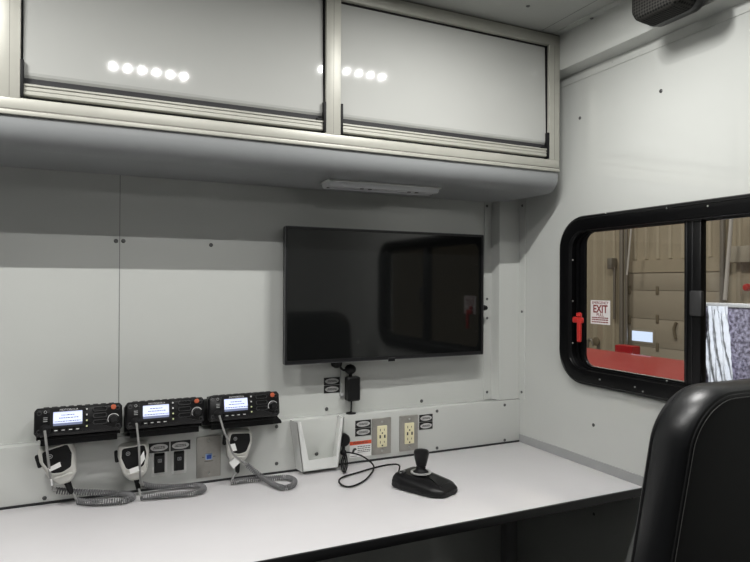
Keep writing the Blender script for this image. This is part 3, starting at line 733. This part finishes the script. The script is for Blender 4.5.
# ------------------------------------------------------------------ the garage outside
GX = 11.0; GZ = -.95
def G(px, py, x=GX): return at(px, py, 'x', x)
struct('ground', bx(XR+.06, 14, -8, 16, GZ-.1, GZ), CONC)
b = B(); box(b, GX+.06, GX+.2, -8, 16, GZ, 6.5)
gw = struct('wall_garage', b, SID)
yy = -7.8; b = B()
dl, drr = G(627, 300).y, G(724, 300).y         # door opening
lintel_t = G(650, 260).z; lintel_b = G(650, 272.5).z
y = -6.0
while y < 14:
    inside = drr < y < dl
    z0 = lintel_t+.02 if inside else GZ
    pr = [(GX+.06, y-.05), (GX+.025, y-.03), (GX+.025, y+.03), (GX+.06, y+.05)]
    loft(b, [[Vector((a, c, z)) for a, c in pr] for z in (z0, 6.4)])
    y += .30
link('siding_ribs', b, SIDL, gw)
struct('wall_garage_side', bx(XR+.06, GX+.2, 15.8, 16, GZ, 6.5), SID)
struct('wall_garage_end', bx(XR+.06, GX+.2, -8.2, -8, GZ, 6.5), SID)
struct('ceiling_garage', bx(XR+.06, GX+.2, -8, 16, 6.5, 6.6), BEAM)
dr = bpy.data.objects.new('door_1', None); COL.objects.link(dr); dr['kind'] = 'structure'
link('lintel', bx(GX-.02, GX+.06, drr-.1, dl+.1, lintel_b, lintel_t), SID, dr)
zs = [GZ, G(650, 347).z, G(650, 319).z, G(650, 290.5).z, lintel_b]
for z0, z1 in zip(zs, zs[1:]):
    link('door_section', bx(GX, GX+.05, drr, dl, z0+.004, z1-.004, bev=.004), GDOOR, dr)
link('joint_backing', bx(GX+.03, GX+.055, drr, dl, GZ, lintel_b), GDARK, dr)
for px in (657.5,):
    for py in (290.5, 319, 347):
        p = G(px, py); link('hinge', bx(GX-.02, GX, p.y-.035, p.y+.035, p.z-.09, p.z+.09, bev=.01), GDARK, dr)
for py in (290, 320):
    p = G(629, py); link('roller_bracket', bx(GX-.03, GX, p.y-.06, p.y+.05, p.z-.09, p.z+.09, bev=.01), GDARK, dr)
p, q = G(632.5, 330.5), G(653, 342.5)
dw = link('door_window', bx(GX-.012, GX, q.y-.05, p.y+.05, q.z-.05, p.z+.05, bev=.01), BEAM, dr)
link('door_window_pane', bx(GX-.016, GX-.008, q.y, p.y, q.z, p.z), SKYW, dw)['label'] = 'bright daylit door window'
p = G(677, 333); link('pull_cord', tube(B(), smooth_path([(GX-.02, p.y, p.z+.22), (GX-.03, p.y+.05, p.z+.08), (GX-.02, p.y+.02, p.z-.12)], 5), .03, 6), GDARK, dr)
# tracks and poles
def pole(px, x0, r, M, name, label, cat, top=6.4, lean_=0.):
    p = at(px, 300, 'x', x0); t = tag(link(name, cyl(B(), (x0, p.y, GZ), (x0, p.y+lean_, top), r), M), label, cat); return p
pole(621.5, GX-.16, .05, GALV, 'door_track', 'galvanised door track post beside the beige garage door', 'track')
pole(626.3, GX-.12, .035, GALV, 'drain_pipe', 'thin steel pipe against the edge of the garage door', 'pipe')
t = tag(link('slanted_pole', cyl(B(), G(632.5, 215, GX-.3), G(627, 275, GX-.3), .02), PWHT), 'thin pale rod slanting down to the garage door corner', 'rod')  # plain slanted rod and pole, not parts of the door track
t = tag(link('slanted_pole', cyl(B(), G(732.5, 205, GX-.4), G(725, 300, GX-.4), .035), PWHT), 'pale slanted pole in front of siding, seen over the foil board', 'pole')
pole(722.5, GX-.15, .05, GALV, 'door_track', 'galvanised door track post beside the pale slanted pole', 'track')
p, q = G(613, 258), G(618, 280)
cb_ = thing('conduit_box', 'small steel switch box on conduit beside the garage door track', 'box', (GX-.02, p.y, q.z))
link('box', bx(-.10, .08, -.07, .07, .25, p.z-q.z, bev=.02), GALV, cb_); link('conduit', cyl(B(), (0, -.06, -.9), (0, -.06, .3), .03), GALV, cb_)
p, q = G(731, 246.5, GX-.1), G(776, 261.5, GX-.1)
tag(link('track_beam', bx(GX-.16, GX-.02, q.y-1.5, p.y, q.z, p.z, bev=.02), BEAM), 'horizontal beige beam on the siding beside the pale slanted pole', 'beam')
# hydrant valve
p = G(605, 341)
hv = thing('valve_stand', 'dark round valve wheel on pipe by the garage wall', 'valve', (GX-.2, p.y, GZ))
link('pipe', cyl(B(), (0, 0, 0), (0, 0, p.z-GZ), .04), GALV, hv)
link('valve_wheel', lathe(B(), (-.06, 0, p.z-GZ), (-1, 0, 0), [(.10, 0), (.10, .03), (.05, .05), (.001, .05)], 18), GDARK, hv)
p = G(594, 344)
tag(link('hose_pipe', tube(B(), smooth_path([(GX-.2, p.y, GZ), (GX-.2, p.y, p.z), (GX-.2, p.y-.1, p.z+.12), (GX-.2, p.y-.2, p.z)], 6), .035), GALV), 'bent steel pipe by the garage wall under the exit sticker', 'pipe')
# red alarm lamp
p = G(750, 287.5)
tag(link('alarm_bulb', lathe(B(), (GX-.05, p.y, p.z), (-1, 0, 0), [(.07, 0), (.07, .06), (.05, .09), (.001, .1)], 14), REDH), 'small red alarm lamp on the garage siding above the foil board', 'lamp')
# red tool cabinet
p, q = at(614.5, 344.5, 'x', 8.1), at(632, 344.5, 'x', 8.1)
tc_ = thing('tool_cabinet', 'small red tool cabinet standing behind the red truck hood', 'cabinet', (8.2, (p.y+q.y)/2, GZ))
hh = p.z-GZ; ww = abs(p.y-q.y)/2
link('body', bx(-.10, .10, -ww, ww, .08, hh, bev=.02), REDP, tc_)
for k in range(3): link('drawer', bx(-.112, -.10, -ww+.03, ww-.03, .15+k*hh*.28, .15+k*hh*.28+hh*.24, bev=.005), REDP, tc_)
for sx_ in (-.07, .07):
    for s2 in (-1, 1): link('caster', cyl(B(), (sx_, s2*(ww-.05)-.015, .04), (sx_, s2*(ww-.05)+.015, .04), .04), TYRE, tc_)
# red truck, hood towards the viewer, cab beyond the wall
tr = thing('truck', 'red truck parked in the garage outside the window', 'truck', (4.9, 3.2, GZ)); tr.scale = (1, 1, 1.105)
def hood(x): return 1.345-.03*(x/1.0)**2
prf = [(-1.0, .45), (-1.02, .9), (-1.0, 1.20), (-.94, 1.29), (-.8, 1.315), (-.4, 1.345), (0, 1.355), (.4, 1.345), (.8, 1.315), (.94, 1.29), (1.0, 1.20), (1.02, .9), (1.0, .45)]
b = B(); loft(b, [[Vector((x*(.96 if y < -2.2 else 1), y, z-(.06 if y < -2.25 else 0))) for x, z in prf] for y in (-2.3, -2.2, -1.4, .0, 1.5)]); link('hood', b, REDP, tr)['label'] = 'red painted hood'
b = B()
cf = [(-.98, 1.30), (.98, 1.30), (.84, 2.05), (-.84, 2.05)]
loft(b, [[Vector((x, y, z)) for x, z in cf] for y in (1.9, 3.4)]); loft(b, [[Vector((x, y, z)) for x, z in ((-1.0, .45), (1.0, .45), (1.0, 1.3), (-1.0, 1.3))] for y in (1.5, 5.4)])
link('cab', b, REDP, tr)
b = B(); loft(b, [[Vector((x, y, z)) for x in (-.8, .8)] + [Vector((x, y+.0, z)) for x in ()] for y, z in ((1.60, 1.34), (1.88, 1.98))], close=False, cap=False); link('windshield', b, CARG, tr)
link('bumper', bx(-1.0, 1.0, -2.42, -2.28, .4, .7, bev=.04), STEEL, tr); link('grille', bx(-.6, .6, -2.33, -2.29, .75, 1.1, bev=.01), BLKM, tr)
for s in (-1, 1):
    for y in (-1.4, 3.9): link('wheel', lathe(B(), (s*.82, y, .40), (s, 0, 0), [(.25, 0), (.40, 0), (.40, .2), (.36, .23), (.22, .21), (.001, .21)], 24), TYRE, tr)
# foil faced board leaning outside the right-hand pane
fx = 2.35
p, q = at(703, 303.5, 'x', fx), at(800, 306.5, 'x', fx)
fb = thing('foil_board', 'speckled silver board wrapped in plastic outside the sliding pane', 'board', (fx, (p.y+q.y)/2, GZ))
hh = p.z-GZ; ww = (p.y-q.y)/2
link('panel', bx(0, .05, -ww, ww, 0.0, hh, bev=.004), FOIL, fb)
link('top_edge', bx(-.004, .054, -ww, ww, hh-.012, hh+.004, bev=.002), PWHT, fb)
c, d = at(712, 310, 'x', fx), at(733, 310, 'x', fx); yc_ = fb.location.y
b = B(); rows = []
for i in range(60):
    z = hh-.008-i*.012; row = []
    for k in range(25):
        u = k/24; y = c.y+(d.y-c.y)*u-yc_+.012*math.sin(z*9+1)+(.02*(1-u)*min(1, i/22.))
        x = -.012-.006*math.sin(u*19+z*7+2*math.sin(z*13))-.005*math.sin(u*41+z*23)-.004*random.random()-.012*math.sin(math.pi*u)
        row.append(Vector((x, y, z)))
    rows.append(row)
loft(b, rows, close=False, cap=False); link('plastic_wrap', b, PLAS, fb, 60)['label'] = 'crinkled white plastic strip'
# added lamps out of view that brighten the garage
for gy_ in (1.0, 5.5, 10.0):
    g = thing('added_garage_light', 'long added unseen lamp brightening the garage from above', 'light', (6.2, gy_, 6.2), (0, 0, 0), 'added garage fill lights')
    link('housing', bx(-.3, .3, -.8, .8, 0, .10, bev=.02), POWD, g)
    L = bpy.data.lights.new('garage_fill_lamp', 'AREA'); L.shape = 'RECTANGLE'; L.size = .5; L.size_y = 1.5; L.energy = 185; L.color = (1, .93, .82)
    o = bpy.data.objects.new('garage_fill_lamp', L); COL.objects.link(o); o.parent = g; o.location = (0, 0, -.02)

# added unseen light on the outer wall, brightens the foil board
g = thing('added_board_light', 'added unseen light above the window brightening the foil board', 'light', (XR+.055, -.95, 2.5))
link('housing', bx(0, .10, -.2, .2, 0, .12, bev=.01), POWD, g); link('mount_plate', bx(-.005, .003, -.1, .1, -.5, .1), POWD, g)
L = bpy.data.lights.new('board_fill_lamp', 'AREA'); L.shape = 'RECTANGLE'; L.size = .3; L.size_y = .08; L.energy = 85; L.color = (.93, .95, 1)
o = bpy.data.objects.new('board_fill_lamp', L); COL.objects.link(o); o.parent = g; o.location = (.11, 0, .03); o.rotation_euler = (0, R(-38), 0)

# ------------------------------------------------------------------ world and view
W = bpy.data.worlds.new('world'); S.world = W; W.use_nodes = True
W.node_tree.nodes['Background'].inputs[0].default_value = (.5, .55, .6, 1); W.node_tree.nodes['Background'].inputs[1].default_value = .15
S.view_settings.view_transform = 'Standard'; S.view_settings.look = 'None'; S.view_settings.gamma = 1; S.view_settings.use_curve_mapping = False
S.view_settings.exposure = 0.34
S.cycles.use_denoising = True
S.cycles.max_bounces = 10; S.cycles.diffuse_bounces = 6; S.cycles.glossy_bounces = 5; S.cycles.transparent_max_bounces = 12
S.cycles.sample_clamp_indirect = 6
